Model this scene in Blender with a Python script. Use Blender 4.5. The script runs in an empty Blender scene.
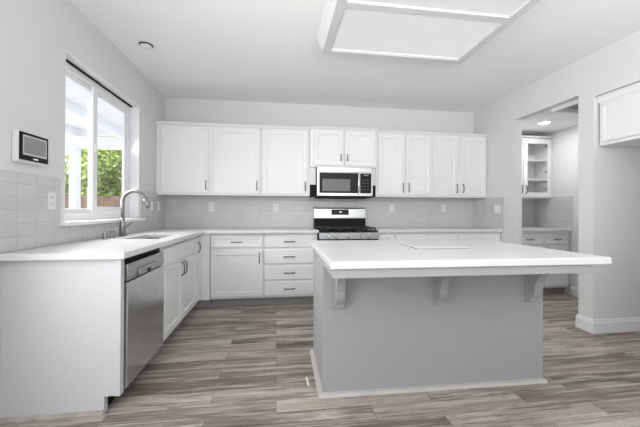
import bpy, bmesh, math, random
from mathutils import Matrix, Vector
random.seed(7)
S = bpy.context.scene
COL = S.collection
PI = math.pi

# ------------------------------------------------------------------ camera
HC = 1.1634
YAW, ROLL, PITCH = 0.1373, 0.0035, 0.0044
FPX, CY = 312.867, 209.2947
ca, sa = math.cos(YAW), math.sin(YAW)
cp, sp = math.cos(PITCH), math.sin(PITCH)
cr, sr = math.cos(ROLL), math.sin(ROLL)
r0 = Vector((ca, -sa, 0)); d0 = Vector((sa, ca, 0)); z0 = Vector((0, 0, 1))
fwd = d0 * cp + z0 * sp
u0 = z0 * cp - d0 * sp
right = r0 * cr + u0 * sr
up = u0 * cr - r0 * sr
camd = bpy.data.cameras.new('camera')
cam = bpy.data.objects.new('camera', camd)
COL.objects.link(cam)
M = Matrix((right, up, -fwd)).transposed().to_4x4()
M.translation = (0, 0, HC)
cam.matrix_world = M
camd.sensor_fit = 'HORIZONTAL'
camd.sensor_width = 36.0
camd.lens = FPX / 640 * 36.0
camd.shift_y = -(213.5 - CY) / 640
camd.clip_start = 0.05
S.camera = cam

# ------------------------------------------------------------------ world, sun, area lights, exposure
w = bpy.data.worlds.new('world'); S.world = w; w.use_nodes = True
bg = w.node_tree.nodes['Background']
bg.inputs['Color'].default_value = (0.80, 0.89, 1.0, 1)
bg.inputs['Strength'].default_value = 1.3
sd = bpy.data.lights.new('sun', 'SUN'); sd.energy = 5.0; sd.angle = 0.05; sd.color = (1, .96, .9)
so = bpy.data.objects.new('sun', sd); COL.objects.link(so)
so.rotation_euler = Vector((0.6, 0.4, -0.75)).to_track_quat('-Z', 'Y').to_euler()

def area(name, loc, target, sx, sy, power, color=(1, 1, 1)):
    l = bpy.data.lights.new(name, 'AREA'); l.shape = 'RECTANGLE'; l.size = sx; l.size_y = sy
    l.energy = power; l.color = color
    o = bpy.data.objects.new(name, l); COL.objects.link(o)
    o.location = loc
    o.rotation_euler = (Vector(target) - Vector(loc)).to_track_quat('-Z', 'Z').to_euler()
    return o
def sp(o, d): o.data.spread = math.radians(d)
area('fill_rear', (0.9, -2.75, 1.25), (0.9, 2.0, 1.25), 3.6, 2.3, 1.5)  # added fill at an unseen rear opening
area('fill_left', (-1.75, 0.2, 1.35), (2.0, 0.5, 1.0), 2.2, 1.7, 48)  # added side fill at an unseen opening, brightens the island's left face
sp(area('daylight_kitchen', (-1.85, 3.06, 1.68), (0.3, 2.4, 0.3), 1.15, 1.2, 23), 125)
sp(area('fill_forward', (1.0, -0.3, 1.9), (1.1, 1.9, 2.68), 2.0, .8, 15), 120)  # added fill behind the camera, aimed at the ceiling ahead
sp(area('fill_right', (2.3, -0.3, 1.9), (2.6, 2.5, 2.68), 1.0, .8, 3), 110)  # added fill for the right side of the room
sp(area('fill_top', (0.9, -0.4, 2.5), (1.0, 2.0, 1.0), 2.4, .3, 4), 140)  # added overhead fill behind the camera, no lamp hangs here
area('fill_bounce', (0.7, -0.7, 0.9), (0.7, -0.45, 2.68), 2.6, 1.4, 36)  # added uplight behind the camera, brightens the ceiling

S.view_settings.view_transform = 'Standard'
S.view_settings.look = 'None'
S.view_settings.gamma = 1
S.view_settings.use_curve_mapping = False
S.view_settings.exposure = 0.27

# ------------------------------------------------------------------ room numbers
XL, XR, D, H = -1.4946, 3.0055, 4.4617, 2.6859
ZC, TC = 0.9237, 0.037
YN = 1.8935
ZT, ZB = 2.2712, 1.3576
FB = D - 0.61          # base door plane
FU = D - 0.33          # wall cabinet door plane
FL = XL + 0.61         # left run door plane
RX0, RX1 = 0.517, 1.272
PX = 4.06              # pantry right wall

# ------------------------------------------------------------------ materials
def newmat(name):
    m = bpy.data.materials.new(name); m.use_nodes = True
    nt = m.node_tree
    return m, nt, nt.nodes['Principled BSDF']
def mat(name, c, rough=0.5, metal=0.0, spec=0.5, bump=0.0, bscale=200.0, var=0.0):
    m, nt, b = newmat(name)
    if isinstance(c, (int, float)): c = (c, c, c)
    b.inputs['Base Color'].default_value = (*c, 1)
    b.inputs['Roughness'].default_value = rough
    b.inputs['Metallic'].default_value = metal
    b.inputs['Specular IOR Level'].default_value = spec
    if bump or var:
        tc = nt.nodes.new('ShaderNodeTexCoord')
        n = nt.nodes.new('ShaderNodeTexNoise'); n.inputs['Scale'].default_value = bscale
        n.inputs['Detail'].default_value = 3
        nt.links.new(tc.outputs['Object'], n.inputs['Vector'])
        if bump:
            bp = nt.nodes.new('ShaderNodeBump'); bp.inputs['Strength'].default_value = bump
            bp.inputs['Distance'].default_value = 0.002
            nt.links.new(n.outputs['Fac'], bp.inputs['Height'])
            nt.links.new(bp.outputs['Normal'], b.inputs['Normal'])
        if var:
            r = nt.nodes.new('ShaderNodeValToRGB')
            r.color_ramp.elements[0].position = .3; r.color_ramp.elements[1].position = .7
            r.color_ramp.elements[0].color = (*[x * (1 - var) for x in c], 1)
            r.color_ramp.elements[1].color = (*[min(1, x * (1 + var)) for x in c], 1)
            nt.links.new(n.outputs['Fac'], r.inputs['Fac'])
            nt.links.new(r.outputs['Color'], b.inputs['Base Color'])
    return m
def tile_mat(name, axis, z0_, off):
    m, nt, b = newmat(name)
    tc = nt.nodes.new('ShaderNodeTexCoord'); sx = nt.nodes.new('ShaderNodeSeparateXYZ')
    cb = nt.nodes.new('ShaderNodeCombineXYZ')
    ax = nt.nodes.new('ShaderNodeMath'); ax.operation = 'SUBTRACT'; ax.inputs[1].default_value = off
    az = nt.nodes.new('ShaderNodeMath'); az.operation = 'SUBTRACT'; az.inputs[1].default_value = z0_
    nt.links.new(tc.outputs['Object'], sx.inputs[0])
    nt.links.new(sx.outputs[axis], ax.inputs[0]); nt.links.new(sx.outputs['Z'], az.inputs[0])
    nt.links.new(ax.outputs[0], cb.inputs[0]); nt.links.new(az.outputs[0], cb.inputs[1])
    def brick(mort, smooth):
        k = nt.nodes.new('ShaderNodeTexBrick'); k.offset = 0; k.squash = 1
        k.inputs['Scale'].default_value = 1
        k.inputs['Brick Width'].default_value = 0.156; k.inputs['Row Height'].default_value = 0.078
        k.inputs['Mortar Size'].default_value = mort; k.inputs['Mortar Smooth'].default_value = smooth
        k.inputs['Bias'].default_value = 0
        nt.links.new(cb.outputs[0], k.inputs['Vector'])
        return k
    k1 = brick(0.0012, 0.1)
    k1.inputs['Color1'].default_value = (.56, .555, .545, 1); k1.inputs['Color2'].default_value = (.60, .595, .585, 1)
    k1.inputs['Mortar'].default_value = (.50, .50, .49, 1)
    nt.links.new(k1.outputs['Color'], b.inputs['Base Color'])
    k2 = brick(0.009, 1.0)
    inv = nt.nodes.new('ShaderNodeMath'); inv.operation = 'SUBTRACT'; inv.inputs[0].default_value = 1
    nt.links.new(k2.outputs['Fac'], inv.inputs[1])
    bp = nt.nodes.new('ShaderNodeBump'); bp.inputs['Strength'].default_value = 0.55; bp.inputs['Distance'].default_value = 0.003
    nt.links.new(inv.outputs[0], bp.inputs['Height']); nt.links.new(bp.outputs['Normal'], b.inputs['Normal'])
    b.inputs['Roughness'].default_value = 0.22
    return m
def floor_mat():
    m, nt, b = newmat('floor_planks')
    N = nt.nodes.new; L = nt.links.new
    tc = N('ShaderNodeTexCoord')
    k = N('ShaderNodeTexBrick'); k.offset = 0.41; k.offset_frequency = 2; k.squash = 1
    k.inputs['Scale'].default_value = 1; k.inputs['Brick Width'].default_value = 0.95; k.inputs['Row Height'].default_value = 0.14
    k.inputs['Mortar Size'].default_value = 0.0012; k.inputs['Mortar Smooth'].default_value = 0.2; k.inputs['Bias'].default_value = 0
    k.inputs['Color1'].default_value = (0, 0, 0, 1); k.inputs['Color2'].default_value = (1, 1, 1, 1); k.inputs['Mortar'].default_value = (.5, .5, .5, 1)
    L(tc.outputs['Object'], k.inputs['Vector'])
    # shift the grain plank by plank
    sc = N('ShaderNodeVectorMath'); sc.operation = 'SCALE'; sc.inputs['Scale'].default_value = 17.0
    L(k.outputs['Color'], sc.inputs[0])
    ad = N('ShaderNodeVectorMath'); ad.operation = 'ADD'
    L(tc.outputs['Object'], ad.inputs[0]); L(sc.outputs[0], ad.inputs[1])
    def noise(sxx, syy, detail, rough, dist=0.0):
        mp = N('ShaderNodeMapping'); mp.inputs['Scale'].default_value = (sxx, syy, 1)
        L(ad.outputs[0], mp.inputs['Vector'])
        n = N('ShaderNodeTexNoise'); n.inputs['Scale'].default_value = 1; n.inputs['Detail'].default_value = detail
        n.inputs['Roughness'].default_value = rough; n.inputs['Distortion'].default_value = dist
        L(mp.outputs[0], n.inputs['Vector']); return n
    g1 = noise(1.8, 34, 8, .75, .25)
    g2 = noise(1.3, 20, 7, .7, .35)
    g3 = noise(11, 150, 4, .8)
    g4 = noise(.9, 5, 3, .6, .8)
    sepr = N('ShaderNodeSeparateColor'); L(k.outputs['Color'], sepr.inputs[0])
    def ramp(src, a, b, ca_=(0, 0, 0, 1), cb_=(1, 1, 1, 1)):
        r = N('ShaderNodeValToRGB'); e = r.color_ramp.elements
        e[0].position = a; e[0].color = ca_; e[1].position = b; e[1].color = cb_
        L(src, r.inputs['Fac']); return r.outputs['Color']
    def mix(fac, a, b, amount=1.0, mode='MIX'):
        if amount != 1.0:
            q = N('ShaderNodeMath'); q.operation = 'MULTIPLY'; q.inputs[1].default_value = amount; L(fac, q.inputs[0]); fac = q.outputs[0]
        x = N('ShaderNodeMix'); x.data_type = 'RGBA'; x.blend_type = mode
        L(fac, x.inputs[0])
        if isinstance(a, tuple): x.inputs[6].default_value = a
        else: L(a, x.inputs[6])
        if isinstance(b, tuple): x.inputs[7].default_value = b
        else: L(b, x.inputs[7])
        return x.outputs[2]
    tone = ramp(sepr.outputs[0], 0, 1, (.125, .098, .077, 1), (.47, .415, .36, 1))
    tone = mix(ramp(g4.outputs['Fac'], .38, .62), tone, (.36, .312, .265, 1), .35)
    tone = mix(ramp(g2.outputs['Fac'], .47, .60), tone, (.60, .555, .495, 1), .75)
    tone = mix(ramp(g1.outputs['Fac'], .53, .63), tone, (.085, .066, .052, 1), .85)
    tone = mix(ramp(g3.outputs['Fac'], .54, .66), tone, (.13, .105, .085, 1), .7)
    tone = mix(k.outputs['Fac'], tone, (.09, .075, .06, 1))
    L(tone, b.inputs['Base Color'])
    bp = N('ShaderNodeBump'); bp.inputs['Strength'].default_value = .25; bp.inputs['Distance'].default_value = .002
    L(g1.outputs['Fac'], bp.inputs['Height']); L(bp.outputs['Normal'], b.inputs['Normal'])
    b.inputs['Roughness'].default_value = .55; b.inputs['Specular IOR Level'].default_value = .3
    return m
def glass_mat(name, fac=.06):
    m = bpy.data.materials.new(name); m.use_nodes = True; nt = m.node_tree
    nt.nodes.clear()
    o = nt.nodes.new('ShaderNodeOutputMaterial'); t = nt.nodes.new('ShaderNodeBsdfTransparent'); g = nt.nodes.new('ShaderNodeBsdfGlossy')
    g.inputs['Roughness'].default_value = .02
    x = nt.nodes.new('ShaderNodeMixShader'); x.inputs[0].default_value = fac
    nt.links.new(t.outputs[0], x.inputs[1]); nt.links.new(g.outputs[0], x.inputs[2]); nt.links.new(x.outputs[0], o.inputs[0])
    return m
def steel_mat(name, c, rough, sx, sy, sz, amt=.08):
    m, nt, b = newmat(name)
    tc = nt.nodes.new('ShaderNodeTexCoord'); mp = nt.nodes.new('ShaderNodeMapping'); mp.inputs['Scale'].default_value = (sx, sy, sz)
    n = nt.nodes.new('ShaderNodeTexNoise'); n.inputs['Scale'].default_value = 1; n.inputs['Detail'].default_value = 4
    nt.links.new(tc.outputs['Object'], mp.inputs[0]); nt.links.new(mp.outputs[0], n.inputs['Vector'])
    r = nt.nodes.new('ShaderNodeMapRange'); r.inputs['To Min'].default_value = rough - amt; r.inputs['To Max'].default_value = rough + amt
    nt.links.new(n.outputs['Fac'], r.inputs['Value']); nt.links.new(r.outputs[0], b.inputs['Roughness'])
    b.inputs['Base Color'].default_value = (*c, 1); b.inputs['Metallic'].default_value = 1.0
    return m
def emit_mat(name, c, s, base=.8):
    m, nt, b = newmat(name)
    b.inputs['Base Color'].default_value = (base, base, base, 1); b.inputs['Roughness'].default_value = .5
    b.inputs['Emission Color'].default_value = (*c, 1); b.inputs['Emission Strength'].default_value = s
    return m

M_WALL = mat('wall_paint', (.70, .70, .70), .75, bump=.12, bscale=260)
M_CEIL = mat('ceiling_paint', (.90, .90, .90), .85, bump=.12, bscale=180)
M_LFRAME = mat('light_frame_paint', (.64, .64, .64), .5)
M_TRIM = mat('trim_paint', (.80, .80, .80), .45)
M_CAB = mat('cabinet_paint', (.81, .81, .81), .38)
M_PANEL = mat('panel_shaded_white', (.62, .624, .63), .45)  # cabinet white toned down, the end panel's shade is in the colour
M_TOE = mat('toe_shaded', (.30, .295, .285), .6)  # light toe board darkened, the recess shade is in the colour
M_ISL = mat('island_paint', (.36, .361, .366), .5)
M_QUARTZ = mat('white_quartz', (.70, .695, .685), .25, var=.02, bscale=9)
M_STEEL = steel_mat('brushed_steel', (.40, .40, .40), .30, 3, 3, 220)
M_STEELV = steel_mat('brushed_steel_door', (.64, .645, .65), .24, 5, 5, 4, .12)
M_CHROME = mat('bright_metal', (.72, .72, .71), .35, 1.0)
M_SINK = mat('sink_steel', (.17, .17, .17), .5, 0.0, .3)
M_NICKEL = mat('brushed_nickel', (.30, .295, .29), .30, 1.0)
M_PULL = mat('pull_metal', (.16, .16, .16), .35, 1.0)
M_BLACK = mat('black_gloss', (.008, .008, .009), .25, spec=.12)
M_BLACKM = mat('black_matte', (.012, .012, .012), .7, spec=.2)
M_IRON = mat('cast_iron', (.018, .018, .018), .55, bump=.2, bscale=300)
M_DARK = mat('dark_recess', (.05, .05, .05), .8)
M_SCREEN = mat('grey_screen', (.24, .245, .25), .15)
M_MWG = mat('oven_glass', (.13, .13, .135), .2, spec=.2)
M_PLASTIC = mat('white_plastic', (.76, .76, .75), .4)
M_SLOT = mat('outlet_slot', (.10, .10, .10), .6)
M_GLASS = glass_mat('window_glass', .05)
M_GLASS2 = glass_mat('cabinet_glass', .05)
M_VINYL = mat('white_vinyl', (.82, .82, .83), .4)
M_WOODTRIM = mat('base_shoe_wood', (.40, .37, .335), .6, var=.25, bscale=14)
M_WHITESHOE = mat('base_shoe_white', (.50, .48, .45), .6, var=.06, bscale=8)
M_DIFF = emit_mat('light_diffuser', (1, 1, 1), .52, .10)
M_LAMP = emit_mat('lit_downlight', (1, .98, .95), 9)
M_FLOOR = floor_mat()
M_TILE_L = tile_mat('tile_left', 'Y', ZC, 2.03)
M_TILE_B = tile_mat('tile_back', 'X', ZC, XL)
M_PATIO = mat('patio_white', (.90, .905, .92), .7)
M_FENCE = mat('fence_wood', (.18, .12, .088), .85, var=.3, bscale=5)
M_LEAF = mat('leaf_light', (.44, .54, .13), .6, var=.45, bscale=3)
M_LEAF2 = mat('leaf_dark', (.28, .38, .10), .6, var=.45, bscale=3)
M_BARK = mat('bark', (.13, .09, .06), .9)
M_LAWN = mat('yard_ground', (.66, .64, .61), .95, var=.2, bscale=3)

# ------------------------------------------------------------------ mesh helpers
class MB:
    def __init__(s): s.bm = bmesh.new()
    def box(s, x0, x1, y0, y1, z0, z1):
        v = [s.bm.verts.new((x, y, z)) for z in (z0, z1) for y in (y0, y1) for x in (x0, x1)]
        for f in ((0, 2, 3, 1), (4, 5, 7, 6), (0, 1, 5, 4), (2, 6, 7, 3), (0, 4, 6, 2), (1, 3, 7, 5)):
            s.bm.faces.new([v[i] for i in f])
        return s
    def tube(s, pts, r, seg=10, cap=True):
        pts = [Vector(p) for p in pts]; n = len(pts)
        rs = r if isinstance(r, (list, tuple)) else [r] * n
        t0 = (pts[1] - pts[0]).normalized()
        nrm = t0.orthogonal().normalized(); rings = []
        for i in range(n):
            t = (pts[min(i + 1, n - 1)] - pts[max(i - 1, 0)]).normalized()
            nrm = (nrm - t * nrm.dot(t)).normalized(); bn = t.cross(nrm)
            rings.append([s.bm.verts.new(pts[i] + (nrm * math.cos(a) + bn * math.sin(a)) * rs[i]) for a in [2 * PI * k / seg for k in range(seg)]])
        for i in range(n - 1):
            for k in range(seg):
                f = s.bm.faces.new((rings[i][k], rings[i][(k + 1) % seg], rings[i + 1][(k + 1) % seg], rings[i + 1][k])); f.smooth = True
        if cap:
            s.bm.faces.new(list(reversed(rings[0]))); s.bm.faces.new(rings[-1])
        return s
    def lathe(s, prof, origin=(0, 0, 0), axis='Z', seg=24):
        o = Vector(origin); rings = []
        ax = {'X': (Vector((0, 1, 0)), Vector((0, 0, 1)), Vector((1, 0, 0))), 'Y': (Vector((0, 0, 1)), Vector((1, 0, 0)), Vector((0, 1, 0))), 'Z': (Vector((1, 0, 0)), Vector((0, 1, 0)), Vector((0, 0, 1)))}[axis]
        for r, h in prof:
            rings.append([s.bm.verts.new(o + ax[0] * (r * math.cos(a)) + ax[1] * (r * math.sin(a)) + ax[2] * h) for a in [2 * PI * k / seg for k in range(seg)]])
        for i in range(len(rings) - 1):
            for k in range(seg):
                f = s.bm.faces.new((rings[i][k], rings[i][(k + 1) % seg], rings[i + 1][(k + 1) % seg], rings[i + 1][k])); f.smooth = True
        s.bm.faces.new(list(reversed(rings[0]))); s.bm.faces.new(rings[-1])
        return s
    def prism(s, poly, a0, a1, plane='YZ'):
        def P(u, v, a):
            return {'YZ': (a, u, v), 'XZ': (u, a, v), 'XY': (u, v, a)}[plane]
        A = [s.bm.verts.new(P(u, v, a0)) for u, v in poly]; B = [s.bm.verts.new(P(u, v, a1)) for u, v in poly]
        n = len(poly)
        s.bm.faces.new(A); s.bm.faces.new(list(reversed(B)))
        for i in range(n):
            s.bm.faces.new((A[i], B[i], B[(i + 1) % n], A[(i + 1) % n]))
        return s
    def cells(s, us, vs, mask, w0, w1, plane):
        def P(u, v, a):
            return {'YZ': (a, u, v), 'XZ': (u, a, v), 'XY': (u, v, a)}[plane]
        cache = {}
        def V(i, j, k):
            if (i, j, k) not in cache: cache[(i, j, k)] = s.bm.verts.new(P(us[i], vs[j], (w0, w1)[k]))
            return cache[(i, j, k)]
        nu, nv = len(us) - 1, len(vs) - 1
        F = lambda i, j: 0 <= i < nu and 0 <= j < nv and mask((us[i] + us[i + 1]) / 2, (vs[j] + vs[j + 1]) / 2)
        for i in range(nu):
            for j in range(nv):
                if not F(i, j): continue
                for k in (0, 1): s.bm.faces.new((V(i, j, k), V(i + 1, j, k), V(i + 1, j + 1, k), V(i, j + 1, k)))
                if not F(i - 1, j): s.bm.faces.new((V(i, j, 0), V(i, j + 1, 0), V(i, j + 1, 1), V(i, j, 1)))
                if not F(i + 1, j): s.bm.faces.new((V(i + 1, j, 0), V(i + 1, j + 1, 0), V(i + 1, j + 1, 1), V(i + 1, j, 1)))
                if not F(i, j - 1): s.bm.faces.new((V(i, j, 0), V(i + 1, j, 0), V(i + 1, j, 1), V(i, j, 1)))
                if not F(i, j + 1): s.bm.faces.new((V(i, j + 1, 0), V(i + 1, j + 1, 0), V(i + 1, j + 1, 1), V(i, j + 1, 1)))
        return s
    def door(s, x0, x1, z0, z1, y, t=.02, m=.055, rec=.009):
        """panelled front: outer face at y, back at y+t, frame width m"""
        def ring(d, yy): return [s.bm.verts.new(p) for p in ((x0 + d, yy, z0 + d), (x1 - d, yy, z0 + d), (x1 - d, yy, z1 - d), (x0 + d, yy, z1 - d))]
        R = [ring(0, y + t), ring(0, y + .004), ring(.004, y)]
        if m: R += [ring(m, y), ring(m + .006, y + rec * .8), ring(m + .016, y + rec)]
        s.bm.faces.new(list(reversed(R[0])))
        for a, b in zip(R, R[1:]):
            for i in range(4): s.bm.faces.new((a[i], a[(i + 1) % 4], b[(i + 1) % 4], b[i]))
        s.bm.faces.new(R[-1])
        return s
    def build(s, name, material, parent=None, bevel=0.0, loc=None, smooth=False):
        bmesh.ops.recalc_face_normals(s.bm, faces=s.bm.faces)
        me = bpy.data.meshes.new(name); s.bm.to_mesh(me); s.bm.free()
        me.materials.append(material)
        if smooth:
            for p in me.polygons: p.use_smooth = True
        o = bpy.data.objects.new(name, me); COL.objects.link(o)
        if parent: o.parent = parent
        if loc: o.location = loc
        if bevel:
            bv = o.modifiers.new('bevel', 'BEVEL'); bv.width = bevel; bv.segments = 2; bv.limit_method = 'ANGLE'
        return o
def tag(o, label, cat, group=None, kind=None):
    o['label'] = label; o['category'] = cat
    if group: o['group'] = group
    if kind: o['kind'] = kind
    return o
def thing(name, label, cat, loc=(0, 0, 0), rz=0.0, group=None):
    o = bpy.data.objects.new(name, None); COL.objects.link(o)
    o.location = loc; o.rotation_euler = (0, 0, rz); o.empty_display_size = .05
    return tag(o, label, cat, group)
def struct(o):
    o['kind'] = 'structure'; return o
def bx(name, material, parent, x0, x1, y0, y1, z0, z1, bevel=0.0):
    return MB().box(x0, x1, y0, y1, z0, z1).build(name, material, parent, bevel)
def copy_tree(o, parent=None):
    c = o.copy(); COL.objects.link(c)
    if parent: c.parent = parent
    for ch in list(o.children): copy_tree(ch, c)
    return c

# ------------------------------------------------------------------ shell
YB = -2.7
T = .15
WY0, WY1, WZ0, WZ1 = 2.449, 3.667, 1.0481, 2.3031
struct(bx('floor', M_FLOOR, None, XL - T, 4.3, YB - T, D + T, -.12, 0))
struct(bx('ceiling', M_CEIL, None, XL - T, XR + .085, YB - T, D + T, H, H + .12))
DY0, DY1 = -.95, 1.35
def mL(y, z): return not ((WY0 < y < WY1 and WZ0 < z < WZ1) or (DY0 < y < DY1 and .6 < z < 2.3))
struct(MB().cells([YB, DY0, DY1, WY0, WY1, D], [0, .6, WZ0, 2.3, WZ1, H], mL, XL - T, XL, 'YZ').build('wall_left', M_WALL))
struct(bx('wall_back', M_WALL, None, XL - T, PX + .12, D, D + T, 0, H))
DRY0, DRY1, DRZ = 2.7622, 3.5953, 2.3331
ALY0, ALY1, ALZ = 1.62, 2.6112, 2.2655
def mR(y, z): return not ((DRY0 < y < DRY1 and z < DRZ) or (ALY0 < y < ALY1 and z < ALZ))
struct(MB().cells([YB, ALY0, ALY1, DRY0, DRY1, D], [0, ALZ, DRZ, H], mR, XR, XR + .085, 'YZ').build('wall_right', M_WALL))
struct(bx('wall_pantry', M_WALL, None, PX, PX + .12, ALY1, D, 0, 2.60))
struct(bx('wall_partition', M_WALL, None, XR + .085, PX, ALY1, DRY0, 0, 2.60))
struct(MB().box(3.92, 4.04, ALY0 - .12, ALY1, 0, 2.42).box(XR + .085, 3.92, ALY0 - .12, ALY0, 0, 2.42).build('wall_alcove', M_WALL))
struct(bx('ceiling_alcove', M_CEIL, None, XR + .085, 3.92, ALY0, ALY1, 2.34, 2.42))
struct(bx('ceiling_pantry', M_CEIL, None, XR + .085, PX, DRY0, D, 2.345, 2.45))
def mN(x, z): return not (-.9 < x < 2.7 and .1 < z < 2.4)
struct(MB().cells([XL - T, -.9, 2.7, XR + .085], [0, .1, 2.4, H], mN, YB - T, YB, 'XZ').build('wall_near', M_WALL))

struct(bx('rear_sun_block', M_CEIL, None, XL - 1.0, 4.6, YB - 2.6, YB - T - .001, H, H + .12))  # unseen eave slab added to keep sun out of the rear opening
# tiled backsplashes (surface of the walls)
def mTL(y, z): return not (WY0 - .05 < y < WY1 + .06 and z > WZ0 - .005)
struct(MB().cells([YN, WY0 - .05, WY1 + .06, D], [ZC + .001, WZ0 - .005, 1.377], lambda y, z: mTL(y, z), XL, XL + .008, 'YZ').build('trim_1', M_TILE_L))
struct(MB().box(XL + .008, XR - .008, D - .008, D, ZC + .001, ZB - .001).build('trim_2', M_TILE_B))
struct(MB().box(XR - .008, XR, D - .66, D, ZC + .001, ZB - .001).build('trim_3', M_TILE_L))

# baseboards
def baseprof(): return [(0, 0), (.016, 0), (.016, .098), (.012, .108), (.010, .125), (.005, .132), (0, .132)]
def baseboard(name, x0, y0, x1, y1, nx, ny, e0=0, e1=0):
    """run from (x0,y0) to (x1,y1); (nx,ny) points into the room; e0/e1 extend the ends (outside corners)"""
    a = Vector((x0, y0, 0)); b = Vector((x1, y1, 0)); t = (b - a).normalized(); n = Vector((nx, ny, 0))
    m = MB(); A, B = [], []
    for d, z in baseprof():
        A.append(m.bm.verts.new(a - t * (d * e0) + n * d + Vector((0, 0, z)))); B.append(m.bm.verts.new(b + t * (d * e1) + n * d + Vector((0, 0, z))))
    k = len(A); m.bm.faces.new(A); m.bm.faces.new(list(reversed(B)))
    for i in range(k): m.bm.faces.new((A[i], B[i], B[(i + 1) % k], A[(i + 1) % k]))
    return struct(m.build(name, M_TRIM))
baseboard('baseboard_column', XR, DRY0, XR, ALY1, -1, 0, 1, 1)
baseboard('baseboard_jamb', XR, DRY0, XR + .085, DRY0, 0, 1, 1, 0)
baseboard('baseboard_alcove', XR, ALY1, 3.92, ALY1, 0, -1, 1, 0)
baseboard('baseboard_pantry', PX, DRY0, PX, D - .63, -1, 0)
baseboard('baseboard_partition', XR + .085, DRY0, PX - .016, DRY0, 0, 1)

# ------------------------------------------------------------------ window in the left wall
wn = bpy.data.objects.new('window_1', None); COL.objects.link(wn); wn.location = (XL, WY0, WZ0); wn['kind'] = 'structure'
W, HH = WY1 - WY0, WZ1 - WZ0
def ly(y): return y - WY0
# white liner of the reveal
m = MB(); m.box(-.145, -.001, 0, .008, .03, HH).box(-.145, -.001, W - .008, W, .03, HH).box(-.145, -.001, .008, W - .008, HH - .008, HH)
m.build('window_reveal', M_VINYL, wn)
m = MB(); y0, y1, z0_, z1_ = .008, W - .008, .03, HH - .008
f = .058
m.box(-.145, -.09, y0, y0 + f, z0_, z1_).box(-.145, -.09, y1 - f, y1, z0_, z1_).box(-.145, -.09, y0 + f, y1 - f, z0_, z0_ + f).box(-.145, -.09, y0 + f, y1 - f, z1_ - f, z1_)
m.build('window_frame', M_VINYL, wn, .003)
bx('dark_head_strip', M_BLACKM, wn, -.088, -.070, y0, y1, z1_ - .012, z1_ - .003)  # thin dark strip along the window head
def sash(ya, yb, xa, xb, wdt, name):
    g = MB(); za, zb = z0_ + f, z1_ - f
    g.box(xa, xb, ya, ya + wdt, za, zb).box(xa, xb, yb - wdt, yb, za, zb).box(xa, xb, ya + wdt, yb - wdt, za, za + wdt * .8).box(xa, xb, ya + wdt, yb - wdt, zb - wdt * .8, zb)
    o = g.build(name, M_VINYL, wn, .003)
    bx('window_pane', M_GLASS, o, (xa + xb) / 2 - .003, (xa + xb) / 2 + .003, ya + wdt - .004, yb - wdt + .004, za + wdt * .7, zb - wdt * .7)
    return o
sash(y0 + f, ly(3.03), -.140, -.118, .05, 'window_sash')
s2 = sash(ly(2.965), y1 - f, -.114, -.092, .07, 'window_sash')
MB().box(-.092, -.078, ly(2.975), ly(3.005), .62, .70).build('sash_latch', M_VINYL, s2, .004)
struct(bx('trim_4', M_VINYL, None, XL - .145, XL + .05, WY0 - .05, WY1 + .05, WZ0, WZ0 + .03, .006))

# ------------------------------------------------------------------ cabinet builders
def pull(parent, x, z, y, length, vertical):
    """arched bar pull standing on face y (front -y)"""
    h = length / 2; pts = []
    prof = [(-h, 0), (-h * .98, -.014), (-h * .86, -.024), (-h * .4, -.030), (0, -.031), (h * .4, -.030), (h * .86, -.024), (h * .98, -.014), (h, 0)]
    for a, d in prof: pts.append((x, y + d, z + a) if vertical else (x + a, y + d, z))
    return MB().tube(pts, .006, 8).build('handle', M_PULL, parent)
def front(parent, name, x0, x1, z0, z1, hx=None, hz=None, hl=.12, vert=True, m=.055, material=None):
    o = MB().door(x0, x1, z0, z1, 0, .02, m).build(name, material or M_CAB, parent)
    if hx is not None: pull(o, hx, hz, 0, hl, vert)
    return o
def carcass(parent, w_, depth, z0, z1, toe=0.0, crown=False):
    m = MB().box(0, w_, .0205, depth, z0, z1)
    o = m.build('cabinet_body', M_CAB, parent, .0015)
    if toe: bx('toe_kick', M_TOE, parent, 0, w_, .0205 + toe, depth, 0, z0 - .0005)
    return o
BZ0, BZ1 = .10, ZC - TC - .001

# sink base (left run): local x = world Y from 2.6
sk = thing('sink_base_cabinet', 'white two-door base cabinet under the sink, beside the dishwasher', 'cabinet', (FL, 2.604, 0), PI / 2)
SX0, SX1, SY0, SY1 = -1.275, -.985, 2.78, 3.33   # sink cut-out
hx0, hx1, hy0, hy1 = SY0 - .012 - 2.604, SY1 + .012 - 2.604, FL - SX1 - .012, FL - SX0 + .012
MB().cells([0, hx0, hx1, 1.041], [.0205, hy0, hy1, .60], lambda x, y: not (hx0 < x < hx1 and hy0 < y < hy1), BZ0, BZ1, 'XY').build('cabinet_body', M_CAB, sk, .0015)
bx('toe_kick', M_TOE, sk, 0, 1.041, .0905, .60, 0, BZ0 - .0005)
front(sk, 'false_front', .05, 1.01, .715, .855, m=.0)
front(sk, 'door', .05, .513, .125, .685, .478, .615)
front(sk, 'door', .523, 1.01, .125, .685, .560, .615)
# corner cabinet with a narrow door on the left run
cc = thing('corner_cabinet', 'white corner base cabinet with tall narrow door right of the sink cabinet', 'cabinet', (FL, 3.646, 0), PI / 2)
MB().cells([0, .205, D - 3.646 - .0005], [-.10, .0205, .60], lambda x, y: not (x < .205 and y < .02), BZ0, BZ1, 'XY').build('cabinet_body', M_CAB, cc, .0015)
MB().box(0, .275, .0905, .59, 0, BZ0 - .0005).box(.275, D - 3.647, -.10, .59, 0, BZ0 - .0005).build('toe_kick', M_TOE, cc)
front(cc, 'door', .012, .195, .125, .855, .045, .745, .11, m=.035)
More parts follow.
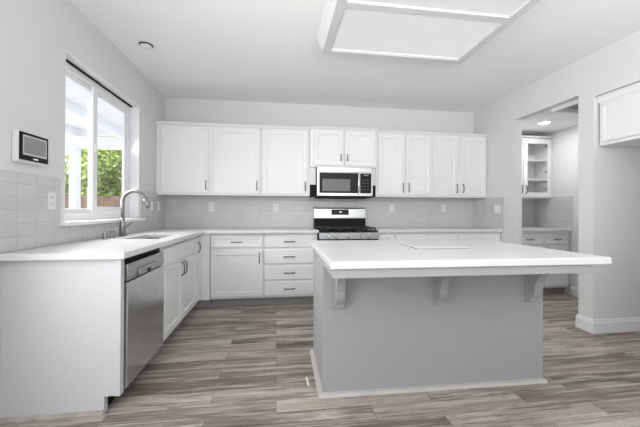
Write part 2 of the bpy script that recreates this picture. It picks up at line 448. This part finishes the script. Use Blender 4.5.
# base cabinet with drawer and door on the back run
b1x = -.781
b1 = thing('base_cabinet', 'white base cabinet with one drawer above one door, left of the four-drawer cabinet', 'cabinet', (b1x, FB, 0))
carcass(b1, .624, .60, BZ0, BZ1, .07)
front(b1, 'drawer', .005, .610, .715, .855, .308, .785, .13, False, m=.028)
front(b1, 'door', .005, .610, .125, .685, .575, .59, .12)
b2x = -.155
b2 = thing('drawer_cabinet', 'white base cabinet with a stack of four drawers, just left of the stove', 'cabinet', (b2x, FB, 0))
carcass(b2, .655, .60, BZ0, BZ1, .07)
for za, zb in ((.715, .855), (.515, .685), (.318, .488), (.125, .292)):
    front(b2, 'drawer', .014, .61, za, zb, .312, (za + zb) / 2, .13, False, m=.0)
# right of the range
nb = thing('narrow_base_cabinet', 'narrow white base cabinet behind the island, just right of the stove', 'cabinet', (1.277, FB, 0))
carcass(nb, .228, .60, BZ0, BZ1, .07)
front(nb, 'door', .01, .22, .125, .855, m=.045)
db = thing('double_base_cabinet', 'white base cabinet with two drawers side by side behind the island', 'cabinet', (1.506, FB, 0))
carcass(db, .879, .60, BZ0, BZ1, .07)
for a in (.008, .444):
    front(db, 'drawer', a, a + .427, .715, .855, a + .2135, .785, .13, False, m=.0)
    front(db, 'door', a, a + .427, .125, .685, a + (.39 if a < .1 else .037), .59)
eb = thing('end_base_cabinet', 'white base cabinet at the right end of the back counter, against the right wall', 'cabinet', (2.386, FB, 0))
carcass(eb, .618, .60, BZ0, BZ1, .07)
front(eb, 'drawer', .01, .60, .715, .855, .305, .785, .13, False, m=.0)
front(eb, 'door', .01, .60, .125, .685, .05, .59)

# peninsula end panel
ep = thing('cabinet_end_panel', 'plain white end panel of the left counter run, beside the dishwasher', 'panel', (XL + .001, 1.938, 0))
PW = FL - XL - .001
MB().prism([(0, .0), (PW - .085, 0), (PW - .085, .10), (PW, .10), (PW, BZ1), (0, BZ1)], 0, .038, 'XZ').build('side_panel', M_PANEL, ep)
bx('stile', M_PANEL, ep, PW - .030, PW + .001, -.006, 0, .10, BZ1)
MB().prism([(0, 0), (-.016, 0), (-.016, .008), (-.008, .022), (0, .024)], 0, PW - .085, 'YZ').build('base_shoe', M_WOODTRIM, ep)

# dishwasher
dw = thing('dishwasher', 'stainless steel dishwasher under the left counter run', 'dishwasher', (FL, 1.980, 0), PI / 2)
bx('tub', M_DARK, dw, .004, .612, .035, .58, .11, BZ1 - .006)
m = MB()
m.prism([(.034, .105), (-.004, .105), (-.014, .12), (-.016, .50), (-.014, .735), (.034, .735)], .010, .606, 'YZ'); m.build('door', M_STEELV, dw, .003)
m = MB(); m.prism([(.034, .742), (-.012, .742), (-.016, .77), (-.010, .842), (.034, .848)], .010, .606, 'YZ'); cpn = m.build('control_panel', M_STEEL, dw, .003)
MB().prism([(-.030, .752), (-.0145, .742), (-.0145, .800), (-.030, .790)], .14, .43, 'YZ').build('handle', M_STEEL, cpn, .004)
MB().prism([(-.0305, .748), (-.0312, .756), (-.0312, .774), (-.0305, .774)], .25, .31, 'YZ').build('latch_recess', M_BLACK, cpn)
for k in range(2): MB().lathe([(.009, 0), (.009, -.003), (.006, -.004)], (.49 + .06 * k, -.0115, .812), 'Y', 14).build('button', M_NICKEL, cpn)
bx('toe_kick', M_BLACKM, dw, .01, .606, .10, .12, .001, .108)
bx('dark_top_gap', M_BLACKM, dw, .004, .612, .02, .034, BZ1 - .034, BZ1 - .004)  # black strip stands in for the dark gap under the countertop

# ------------------------------------------------------------------ countertops
CF = XL + .645; CBk = D - .645
def mC(x, y):
    if SX0 < x < SX1 and SY0 < y < SY1: return False
    return x < CF or y > CBk
o = MB().cells([XL + .0005, SX0, SX1, CF, RX0 - .002], [YN, SY0, SY1, CBk, D - .0005], mC, ZC - TC, ZC, 'XY').build('countertop', M_QUARTZ, None, .004)
tag(o, 'L-shaped white quartz countertop with the sink, left of the stove', 'countertop')
o = bx('countertop', M_QUARTZ, None, RX1 + .002, XR - .0005, CBk, D - .0005, ZC - TC, ZC, .004)
tag(o, 'straight white quartz countertop right of the stove along the back wall', 'countertop')

# sink
sn = thing('kitchen_sink', 'stainless double-bowl sink set under the left countertop', 'sink', ((SX0 + SX1) / 2, (SY0 + SY1) / 2, ZC - TC))
hx, hy = (SX1 - SX0) / 2 + .006, (SY1 - SY0) / 2 + .006
def bowl(ya, yb, name):
    m = MB(); zt, zb = -.002, -.2
    def ring(i, z): return [m.bm.verts.new(p) for p in ((-hx + i, ya + i, z), (hx - i, ya + i, z), (hx - i, yb - i, z), (-hx + i, yb - i, z))]
    R = [ring(0, zb - .004), ring(0, zt), ring(.006, zt), ring(.012, zb + .02), ring(.035, zb)]
    m.bm.faces.new(list(reversed(R[0])))
    for a, b in zip(R, R[1:]):
        for i in range(4): m.bm.faces.new((a[i], a[(i + 1) % 4], b[(i + 1) % 4], b[i]))
    m.bm.faces.new(R[-1])
    o = m.build(name, M_SINK, sn, .004)
    MB().lathe([(.04, 0), (.04, .003), (.028, .004), (.012, .001)], (0, (ya + yb) / 2, zb + .0005), 'Z', 20).build('drain', M_NICKEL, o)
bowl(-hy, -.012, 'bowl'); bowl(.012, hy, 'bowl')
bx('divider', M_SINK, sn, -hx + .006, hx - .006, -.0115, .0115, -.14, -.012, .004)

# faucet
fc = thing('kitchen_faucet', 'brushed nickel gooseneck faucet behind the sink under the window', 'faucet', (-1.405, 3.10, ZC))
MB().lathe([(.030, 0), (.030, .006), (.024, .012)], (0, 0, .0005), 'Z').build('base_plate', M_NICKEL, fc)
MB().lathe([(.027, .012), (.026, .09), (.020, .13), (.0165, .17)], (0, 0, 0), 'Z').build('faucet_body', M_NICKEL, fc)
R_ = .098; zc = .315; pts = [(0, 0, .16), (0, 0, .24)]
for k in range(0, 15):
    a = PI - k * (PI * .90) / 14
    pts.append((R_ + R_ * math.cos(a), 0, zc + R_ * math.sin(a)))
MB().tube(pts, .0155, 12).build('spout', M_NICKEL, fc)
e = Vector(pts[-1]); dr = (e - Vector(pts[-2])).normalized()
MB().tube([e, e + dr * .012, e + dr * .07, e + dr * .085], [.0155, .018, .0195, .017], 12).build('spray_head', M_NICKEL, fc)
MB().tube([(0, .02, .075), (.004, .05, .085), (.015, .09, .102), (.026, .125, .112)], [.013, .012, .010, .009], 10).build('lever_handle', M_NICKEL, fc)
sp_ = thing('soap_dispenser', 'small nickel soap dispenser beside the faucet', 'soap dispenser', (-1.40, 2.90, ZC))
MB().lathe([(.021, 0), (.021, .005), (.012, .012), (.011, .045), (.014, .05), (.014, .06), (.004, .064)], (0, 0, .0005), 'Z', 18).build('dispenser_body', M_NICKEL, sp_)
MB().tube([(0, 0, .056), (.03, 0, .062), (.06, 0, .058)], [.007, .006, .005], 8).build('nozzle', M_NICKEL, sp_)
ag = thing('sink_air_gap', 'short nickel cap on the counter left of the soap dispenser', 'air gap', (-1.40, 2.79, ZC))
MB().lathe([(.020, 0), (.020, .004), (.016, .008), (.016, .045), (.013, .052), (.003, .054)], (0, 0, .0005), 'Z', 18).build('cap', M_NICKEL, ag)

# ------------------------------------------------------------------ wall cabinets
def upper(name, label, x0, x1, doors, z0=ZB, z1=ZT, fy=FU, ms=.055):
    t = thing(name, label, 'wall cabinet', (x0, fy, z0))
    w_ = x1 - x0; h = z1 - z0
    bx('cabinet_body', M_CAB, t, 0, w_, .0205, D - fy - .0005, 0, h - .03, .0015)
    m = MB(); m.prism([(.020, h - .0295), (.008, h - .0295), (-.008, h - .006), (-.012, h), (D - fy - .0005, h), (D - fy - .0005, h - .0295)], 0, w_, 'YZ')
    m.build('crown_trim', M_CAB, t)
    for a, b, hxx in doors:
        d = MB().door(a - x0, b - x0, .022, h - .048, 0, .02, ms).build('door', M_CAB, t)
        if hxx is not None: pull(d, hxx - x0, .022 + .105, 0, .12 if h > .6 else .085, True)
    return t
upper('wall_cabinet', 'white single-door wall cabinet in the left corner beside the window', XL + .001, -.826, [(-1.44, -.862, -.888)], ms=.03)
upper('wall_cabinet', 'white single-door wall cabinet second from the left corner', -.825, -.2055, [(-.805, -.223, -.255)])
upper('wall_cabinet', 'white single-door wall cabinet just left of the microwave', -.2045, .4345, [(-.188, .405, .372)])
upper('wall_cabinet', 'short two-door white wall cabinet above the microwave', .4355, 1.3445, [(.475, .876, .843), (.896, 1.315, .929)], z0=1.745, z1=2.280, fy=FU - .04)
upper('wall_cabinet', 'white two-door wall cabinet just right of the microwave', 1.3455, 2.1795, [(1.373, 1.758, 1.727), (1.778, 2.158, 1.808)])
upper('wall_cabinet', 'white two-door wall cabinet at the right end of the back wall', 2.1805, XR - .001, [(2.205, 2.553, 2.523), (2.59, 2.985, 2.622)])

# fillers either side of the microwave
for k, (xa, xb, lab) in enumerate(((.4365, .514, 'white filler strip above a dark gap left of the microwave'), (1.2775, 1.344, 'white filler strip above a dark gap right of the microwave'))):
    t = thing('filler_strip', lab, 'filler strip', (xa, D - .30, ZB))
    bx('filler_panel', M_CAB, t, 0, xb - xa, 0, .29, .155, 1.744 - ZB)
    bx('dark_gap_box', M_BLACKM, t, 0, xb - xa, .01, .29, 0, .1545)  # dark box stands in for the black gap below the filler panel

# microwave
mw = thing('microwave', 'stainless over-the-range microwave mounted above the stove', 'microwave', (RX0 + .004, D - .40, 1.347))
w_ = RX1 - RX0; mh = .392
bx('microwave_case', M_STEEL, mw, 0, w_, .03, .391, .012, mh, .003)
bx('underside_vent', M_BLACKM, mw, .02, w_ - .02, .0, .38, -.012, .0115, .002)
bx('top_grille', M_STEEL, mw, 0, w_, .004, .0295, mh - .066, mh, .003)
d = bx('door', M_STEEL, mw, 0, .560, 0, .0295, .012, mh - .067, .004)
bx('window', M_BLACK, d, .03, .545, -.003, -.0002, .05, mh - .074, .002)
bx('viewing_glass', M_MWG, d, .07, .445, -.005, -.0032, .075, .235)
MB().tube([(.553, 0, .062), (.553, -.03, .075), (.553, -.034, .18), (.553, -.03, .300), (.553, 0, .312)], .014, 10).build('handle', M_CHROME, d)
cpn = bx('control_panel', M_STEEL, mw, .5605, w_, 0, .0295, .012, mh - .067, .004)
bx('keypad', M_BLACK, cpn, .580, w_ - .022, -.003, -.0002, .05, mh - .077, .002)
bx('display', M_SCREEN, cpn, .625, w_ - .06, -.0045, -.0032, .285, .300)
for i in range(3):
    for j in range(4):
        bx('key', mat('key_grey', (.035, .035, .035), .5) if (i + j) == 0 else bpy.data.materials['key_grey'], cpn, .60 + .038 * i, .622 + .038 * i, -.004, -.0032, .09 + .042 * j, .108 + .042 * j)
MB().lathe([(.011, 0), (.011, -.002), (.008, -.003)], (.35, .0038, mh - .03), 'Y', 16).build('badge', M_NICKEL, mw)

# range
rg = thing('gas_range', 'stainless gas range with black cooktop against the back wall', 'stove', (RX0, D - .66, 0))
w_ = RX1 - RX0; dp = .655
bx('range_body', M_STEEL, rg, 0.001, w_ - .001, .03, dp - .012, .08, .893, .003)
bx('cooktop', M_BLACK, rg, 0.001, w_ - .001, .02, dp - .075, .8935, .915, .004)
bx('base_plinth', M_BLACKM, rg, .02, w_ - .02, .06, dp - .03, .001, .0795)
cpn = MB().prism([(.0295, .812), (-.008, .812), (-.004, .888), (.0295, .905)], .001, w_ - .001, 'YZ').build('control_panel', M_STEEL, rg, .003)
bx('panel_base', M_BLACK, rg, .001, w_ - .001, .002, .0295, .797, .8115)
for kx in (.122, .217, .375, .536, .622):
    kb = MB().lathe([(.023, 0), (.024, -.008), (.020, -.012), (.018, -.032), (.015, -.036)], (kx, -.0062, .850), 'Y', 20).build('knob', M_CHROME, rg)
d = bx('oven_door', M_STEEL, rg, .002, w_ - .002, 0, .0295, .27, .795, .004)
bx('oven_window', M_BLACK, d, .12, w_ - .12, -.003, -.0002, .36, .64, .002)
MB().tube([(.06, 0, .735), (.06, -.045, .735), (.10, -.052, .735), (w_ - .10, -.052, .735), (w_ - .06, -.045, .735), (w_ - .06, 0, .735)], .012, 10).build('oven_handle', M_STEEL, d)
bx('storage_drawer', M_STEEL, rg, .002, w_ - .002, 0, .0295, .085, .265, .004)
g = MB().prism([(dp - .074, .893), (dp - .005, .893), (dp - .005, 1.208), (dp - .05, 1.208), (dp - .062, 1.19), (dp - .07, 1.062), (dp - .074, 1.062)], 0.001, w_ - .001, 'YZ').build('backguard', M_STEEL, rg, .004)
MB().prism([(dp - .0745, .9155), (dp - .084, .9155), (dp - .0745, 1.055)], 0.004, w_ - .004, 'YZ').build('backguard_base', M_BLACKM, g)
MB().prism([(dp - .0705, 1.105), (dp - .074, 1.105), (dp - .069, 1.182), (dp - .063, 1.182)], .255, .505, 'YZ').build('display_panel', M_BLACK, g)
MB().prism([(dp - .0745, 1.135), (dp - .0748, 1.136), (dp - .0726, 1.158), (dp - .071, 1.158)], .365, .405, 'YZ').build('clock_digits', M_PLASTIC, g)
for (xa, xb) in ((.02, .255), (.262, .492), (.499, .734)):
    m = MB(); y0_, y1_, z = .045, dp - .10, .938
    for yy in (y0_, (y0_ + y1_) / 2, y1_): m.box(xa, xb, yy - .006, yy + .006, z, z + .012)
    for xx in (xa, (xa + xb) / 2 - .006, xb - .012): m.box(xx, xx + .012, y0_, y1_, z + .0005, z + .0125)
    for xx in (xa, xb - .012):
        for yy in (y0_, y1_ - .006): m.box(xx, xx + .012, yy, yy + .012, .9152, z)
    m.build('grate', M_IRON, rg, .002)
for bx_, by_ in ((.137, .16), (.137, .43), (.377, .30), (.617, .16), (.617, .43)):
    MB().lathe([(.045, 0), (.045, .008), (.03, .010), (.03, .017), (.01, .018)], (bx_, by_, .9155), 'Z', 20).build('burner', M_IRON, rg)

# ------------------------------------------------------------------ island
IB, IY, IR = .2914, 1.9537, -.0201
isl = thing('kitchen_island', 'grey painted kitchen island base with corbels under the overhang', 'kitchen island', (IB, IY, 0), IR)
IW, ID = 1.5244, .6208
bx('island_body', M_ISL, isl, 0, IW, 0, ID, 0, .8245, .002)
bx('apron', M_ISL, isl, -.006, 1.440, -.425, ID, .825, ZC - .011 - .0385, .003)
m = MB(); q = [(0, 0), (-.032, 0), (-.032, .004), (-.022, .016), (0, .020)]
m.prism([(y, z) for y, z in q], -.03, IW + .01, 'YZ'); m.build('base_shoe', M_WHITESHOE, isl)
m = MB(); m.prism([(0, 0), (-.03, 0), (-.03, .004), (-.02, .016), (0, .020)], 0.0005, ID, 'XZ'); m.build('base_shoe', M_WHITESHOE, isl)
def corbel(x):
    bk = bx('corbel_plate', M_ISL, isl, x - .038, x + .038, -.016, -.0002, .545, .8245, .002)
    prof = [(-.0162, .8245), (-.185, .8245), (-.185, .800), (-.165, .792)]
    for k in range(1, 9):
        a = k / 9; prof.append((-.16 + .085 * a + .02 * math.sin(a * PI), .785 - .115 * a))
    for k in range(0, 7):
        a = k / 6; prof.append((-.072 + .036 * a - .012 * math.sin(a * PI), .665 - .09 * a))
    prof += [(-.036, .558), (-.0162, .558)]
    MB().prism(prof, x - .027, x + .027, 'YZ').build('corbel_bracket', M_ISL, bk, .002)
for x in (.100, .768, 1.428): corbel(x)
o = bx('island_countertop', M_QUARTZ, None, -.020, 1.540, -.442, .665, 0, .0385, .005)
o.location = (IB, IY, ZC - .011 - .0385); o.rotation_euler = (0, 0, IR)
tag(o, 'large white quartz slab on top of the grey island', 'countertop')
ZI = ZC - .011
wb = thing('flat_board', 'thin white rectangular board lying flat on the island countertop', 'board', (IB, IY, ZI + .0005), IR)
bx('board_shadow_line', M_SCREEN, wb, .622, .99, 0.0, .30, 0, .004)  # grey sheet peeking out draws the shadow line on two board edges
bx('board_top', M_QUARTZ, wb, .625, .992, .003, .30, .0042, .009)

# ------------------------------------------------------------------ outlets and switches
def outlet(loc, rz, label, group=None):
    t = thing('power_outlet', label, 'outlet', loc, rz, group)
    bx('cover_plate', M_PLASTIC, t, -.036, .036, -.006, -.0002, -.058, .058, .002)
    for z in (-.024, .024):
        r = bx('receptacle', M_PLASTIC, t, -.017, .017, -.0085, -.0062, z - .015, z + .015, .002)
        for x in (-.007, .006): bx('slot', M_SLOT, r, x - .0015, x + .0015, -.0092, -.0086, z - .004, z + .008)
    return t
def switch(loc, rz, label, n=1):
    t = thing('light_switch', label, 'light switch', loc, rz)
    w2 = .036 + .023 * (n - 1)
    bx('cover_plate', M_PLASTIC, t, -w2, w2, -.006, -.0002, -.058, .058, .002)
    for k in range(n):
        x = (k - (n - 1) / 2) * .046
        MB().prism([(-.0062, -.033), (-.009, -.033), (-.012, .033), (-.0062, .033)], x - .016, x + .016, 'YZ').build('rocker', M_PLASTIC, t, .001)
    return t
YT = D - .0082
outlet((-.888, YT, 1.209), 0, 'white outlet on the tile under the second wall cabinet from left')
outlet((-.011, YT, 1.199), 0, 'white outlet on the tile just left of the stove')
outlet((1.69, YT, 1.199), 0, 'white outlet on the tile just right of the stove')
outlet((2.507, YT, 1.203), 0, 'white outlet on the back tile furthest to the right')
outlet((XL + .0082, 2.305, 1.222), PI / 2, 'white outlet on the left wall tile below the wall panel')
switch((XL + .0082, 3.99, 1.212), PI / 2, 'white light switch nearest the window on the left wall tile')
outlet((XL + .0082, 4.20, 1.215), PI / 2, 'white outlet on the left wall tile nearest the back corner')
switch((XR - .0082, 3.916, 1.195), -PI / 2, 'white double light switch on the right wall tile', 2)

# wall panel (intercom / thermostat touch panel)
wp = thing('wall_touch_panel', 'white and black touch panel on the left wall beside the window', 'wall panel', (XL, 2.093, 1.533), PI / 2)
bx('panel_case', M_PLASTIC, wp, -.096, .139, -.034, -.0005, -.094, .088, .006)
b_ = bx('bezel', M_BLACK, wp, -.090, .131, -.043, -.0342, -.080, .082, .003)
bx('silver_frame', mat('silver_bezel', (.55, .55, .55), .4), b_, -.073, .114, -.0445, -.0432, -.050, .066)
bx('screen', M_SCREEN, b_, -.066, .105, -.0455, -.0447, -.040, .057)
bx('maker_mark', M_PLASTIC, b_, .005, .045, -.0438, -.0432, -.071, -.062)

# ------------------------------------------------------------------ ceiling light box
LX0, LX1, LY0, LY1, LZ = .397, 1.745, 1.40, 2.79, 2.575
lt = thing('ceiling_light', 'large square white ceiling light box with two diffuser panels', 'ceiling light', ((LX0 + LX1) / 2, (LY0 + LY1) / 2, H))
cx, cy = (LX0 + LX1) / 2, (LY0 + LY1) / 2
hw, hl = (LX1 - LX0) / 2, (LY1 - LY0) / 2
zb = LZ - H
fw = .068
m = MB()
m.cells([-hw, -hw + fw, hw - fw, hw], [-hl, -hl + fw, hl - fw, hl], lambda x, y: abs(x) > hw - fw or abs(y) > hl - fw, zb, -.0005, 'XY')
m.build('light_frame', M_LFRAME, lt, .002)
for s_ in (-1, 1):
    xo = s_ * hw
    MB().prism([(xo + s_ * .0002, zb + .004), (xo + s_ * .052, -.0005), (xo + s_ * .0002, -.0005)], -hl + .04, hl - .04, 'XZ').build('crown_strip', M_TRIM, lt)
yb = 2.104 - cy
bx('cross_bar', M_LFRAME, lt, -hw + fw + .0005, hw - fw - .0005, yb - .036, yb + .036, zb, zb + .03, .002)
bx('diffuser', M_DIFF, lt, -hw + fw + .0005, hw - fw - .0005, yb + .0365, hl - fw - .0005, zb + .018, zb + .022)
bx('diffuser', M_DIFF, lt, -hw + fw + .0005, hw - fw - .0005, -hl + fw + .0005, yb - .0365, zb + .018, zb + .022)
m = MB(); a, b, c_, e_ = -hw + fw, hw - fw, yb + .0365, hl - fw
for (x0, x1, y0_, y1_) in ((a, a + .012, c_, e_), (b - .012, b, c_, e_), (a + .012, b - .012, e_ - .012, e_), (a + .012, b - .012, c_, c_ + .006)):
    m.box(x0 + .0005, x1 - .0005, y0_ + .0005, y1_ - .0005, zb + .008, zb + .0175)
m.build('retaining_lip', M_TRIM, lt)

# downlights
def downlight(loc, label, lit):
    t = thing('recessed_downlight', label, 'downlight', loc)
    m = MB(); m.lathe([(.074, -.0005), (.074, -.005), (.068, -.007), (.062, -.004), (.060, -.0006)], (0, 0, 0), 'Z', 32); m.build('trim_ring', M_TRIM, t)
    if lit:
        MB().lathe([(.060, -.0042), (.058, -.0075), (.002, -.0085)], (0, 0, 0), 'Z', 32).build('lamp_lens', M_LAMP, t)
    else:
        MB().lathe([(.059, -.0045), (.050, -.006), (.002, -.0065)], (0, 0, 0), 'Z', 32).build('dark_baffle', M_DARK, t)
        MB().lathe([(.047, -.0068), (.045, -.016), (.030, -.024), (.002, -.026)], (-.004, .010, 0), 'Z', 24).build('eyeball_lamp', M_TRIM, t)
    return t
downlight((-1.197, 3.063, H), 'unlit recessed downlight in the ceiling near the window wall', False)
downlight((3.52, 3.71, 2.345), 'lit recessed downlight in the pantry ceiling', True)
pl = bpy.data.lights.new('pantry_lamp', 'AREA'); pl.shape = 'DISK'; pl.size = .12; pl.energy = 5.5
po = bpy.data.objects.new('pantry_lamp', pl); COL.objects.link(po); po.location = (3.52, 3.71, 2.33)
# vent
vt = thing('ceiling_vent', 'white framed air vent on the pantry ceiling above the doorway', 'vent', (3.30, 2.985, 2.345))
m = MB(); m.cells([-.2, -.17, .17, .2], [-.185, -.155, .155, .185], lambda x, y: abs(x) > .17 or abs(y) > .155, -.050, -.0005, 'XY'); m.build('vent_frame', M_TRIM, vt)
bx('vent_backing', M_DARK, vt, -.169, .169, -.154, .154, -.003, -.0005)
m = MB()
for k in range(14): m.box(-.169, .169, -.148 + k * .0225, -.140 + k * .0225, -.012, -.0035)
m.build('louvres', mat('vent_grey', .45, .5), vt)

# ------------------------------------------------------------------ pantry
tp = MB().box(XR + .090, PX - .008, D - .008, D, ZC + .001, ZB - .001).build('trim_5', M_TILE_B); struct(tp)
tp = MB().box(PX - .008, PX, D - .645, D, ZC + .001, ZB + .02).build('trim_6', M_TILE_L); struct(tp)
o = bx('countertop', M_QUARTZ, None, XR + .0855, PX - .0005, D - .645, D - .0005, ZC - TC, ZC, .004)
tag(o, 'small white countertop inside the pantry beyond the doorway', 'countertop')
pb = thing('pantry_base_cabinet', 'white base cabinet with two drawers inside the pantry', 'cabinet', (XR + .123, FB, 0))
pw = PX - XR - .124
carcass(pb, pw, .60, BZ0, BZ1, .07)
for a, b in ((.10, .515), (.545, .915)):
    front(pb, 'drawer', a, b, .715, .838, (a + b) / 2, .78, .10, False, m=.02)
    front(pb, 'door', a, b, .125, .685, (b - .04 if a < .2 else a + .04), .60, m=.05)
pu = thing('glass_wall_cabinet', 'white wall cabinet with glass door inside the pantry', 'wall cabinet', (XR + .123, FU, ZB))
pw2 = PX - XR - .126
hh = ZT - ZB - .02
m = MB()
m.box(0, .018, .0205, .325, 0, hh).box(pw2 - .018, pw2, .0205, .325, 0, hh).box(.018, pw2 - .018, .0205, .325, 0, .018).box(.018, pw2 - .018, .0205, .325, hh - .018, hh).box(.018, pw2 - .018, .315, .325, .018, hh - .018)
m.box(.44, .458, .0205, .315, .018, hh - .018)
m.build('cabinet_body', M_CAB, pu)
bx('crown_trim', M_CAB, pu, 0, pw2, -.01, .325, hh + .0005, hh + .025, .003)
for z in (.27, .56): bx('shelf', M_CAB, pu, .459, pw2 - .019, .04, .314, z, z + .018)
dl = front(pu, 'door', .02, .44, .02, hh - .02, .41, .13)
m = MB(); a, b, z0_, z1_, fr = .455, pw2 - .012, .02, hh - .02, .066
m.cells([a, a + fr, b - fr, b], [z0_, z0_ + fr, z1_ - fr, z1_], lambda x, z: x < a + fr or x > b - fr or z < z0_ + fr or z > z1_ - fr, 0, .02, 'XZ')
dg = m.build('glass_door', M_CAB, pu, .003)
bx('glass_pane', M_GLASS2, dg, a + fr - .004, b - fr + .004, .008, .012, z0_ + fr - .004, z1_ - fr + .004)
pull(dg, a + .03, .13, 0, .12, True)
for z in (.14, .40, .78): bx('hinge', M_NICKEL, dg, b - fr + .0005, b - fr + .008, .021, .05, z - .015, z + .015)

# fridge alcove cabinet
fb = thing('over_fridge_cabinet', 'white wall cabinet high in the empty fridge alcove on the right', 'wall cabinet', (XR + .05, ALY1 - .012, 1.792), -PI / 2)
fwid = ALY1 - ALY0 - .024; fh = 2.262 - 1.792
bx('cabinet_body', M_CAB, fb, 0, fwid, .0205, .60, 0, fh, .002)
bx('face_frame', M_CAB, fb, 0, fwid, .006, .0200, 0, fh, .002)
MB().prism([(.0055, fh - .06), (-.004, fh - .06), (-.010, fh - .02), (-.026, fh), (.0055, fh)], -.008, fwid, 'YZ').build('crown_trim', M_CAB, fb)
for a, b, hxx in ((.03, fwid / 2 - .005, fwid / 2 - .045), (fwid / 2 + .005, fwid - .03, fwid / 2 + .045)):
    d = MB().door(a, b, .03, fh - .085, -.0145, .02, .03, .004).build('door', M_CAB, fb)
    pull(d, hxx, .10, -.0145, .085, True)

# small thing on the floor
fs = tag(MB().box(-.006, .006, -.055, .055, 0, .006).build('floor_strip', M_PLASTIC, None, .001), 'small white plastic strip lying on the floor left of the island', 'strip')
fs.location = (.212, 2.12, .0008); fs.rotation_euler = (0, 0, .05)

# ------------------------------------------------------------------ outside the window
struct(bx('ground', M_LAWN, None, -14, XL - T - .001, -3, 18, -.25, -.15))
pc = thing('patio_cover', 'white wooden patio cover outside the kitchen window', 'patio cover', (-3.2, 5.0, -.15))
OX, OY, OZ = 3.2, -5.0, .15
def pbx(name, x0, x1, y0, y1, z0, z1): return bx(name, M_PATIO, pc, x0 + OX, x1 + OX, y0 + OY, y1 + OY, z0 + OZ, z1 + OZ)
m = MB()
for k in range(44):
    y = -2.6 + k * .23; m.box(-6.0 + OX, -1.66 + OX, y + OY, y + .222 + OY, 2.80 + OZ, 2.83 + OZ)
m.build('roof_boards', M_PATIO, pc)
for x in (-5.85, -4.95, -4.05, -3.15, -2.25): pbx('rafter', x - .045, x + .045, -2.6, 7.3, 2.66, 2.799)
pbx('beam', -6.0, -1.8, 6.93, 7.07, 2.42, 2.659)
pbx('beam', -6.0, -1.8, 3.0, 3.12, 2.50, 2.659)
for x in (-4.08, -5.9, -1.95): pbx('post', x - .065, x + .065, 6.92, 7.08, 0, 2.419)
fn = thing('garden_fence', 'brown wooden board fence at the end of the yard', 'fence', (-5, 10.5, -.15))
m = MB()
for k in range(60):
    x = -4.5 + k * .15; m.box(x, x + .144, 0, .02, 0, 1.74 + random.uniform(-.01, .01))
m.build('fence_boards', M_FENCE, fn)
for z in (.4, 1.5): bx('rail', M_FENCE, fn, -4.5, 4.5, .021, .06, z, z + .09)
for k in range(4): bx('post', M_FENCE, fn, -4.4 + k * 2.9, -4.3 + k * 2.9, .061, .16, 0, 1.78)
def tree(loc, h, r, material, label, n=9000):
    t = thing('garden_tree', label, 'tree', loc)
    MB().tube([(0, 0, 0), (.03, .02, h * .4), (-.02, .05, h * .8)], [.09, .07, .03], 8).build('trunk', M_BARK, t)
    m = MB(); rnd = random.Random(hash(round(loc[0] * 100)) & 1023)
    cl = [(Vector((rnd.uniform(-r, r) * .7, rnd.uniform(-r, r) * .7, h * .62 + rnd.uniform(-.42, .42) * h)), r * rnd.uniform(.3, .55)) for _ in range(44)]
    for k in range(n):
        c, cr_ = cl[k % 44]
        dv = Vector((rnd.gauss(0, 1), rnd.gauss(0, 1), rnd.gauss(0, 1))).normalized() * cr_ * rnd.uniform(.6, 1)
        p = c + dv
        nrm = (dv.normalized() + Vector((rnd.gauss(0, .6), rnd.gauss(0, .6), rnd.gauss(0, .6)))).normalized()
        t1 = nrm.orthogonal().normalized(); t2 = nrm.cross(t1); s = rnd.uniform(.07, .14)
        ang = rnd.uniform(0, 6.28); u = t1 * math.cos(ang) + t2 * math.sin(ang); v = nrm.cross(u)
        m.bm.faces.new([m.bm.verts.new(p + u * s), m.bm.verts.new(p + v * s * .5 + nrm * s * .2), m.bm.verts.new(p - u * s), m.bm.verts.new(p - v * s * .5 + nrm * s * .2)])
    m.build('foliage', material, t)
tree((-6.6, 12.8, -.15), 3.5, 1.3, M_LEAF, 'bushy light green tree behind the brown fence')
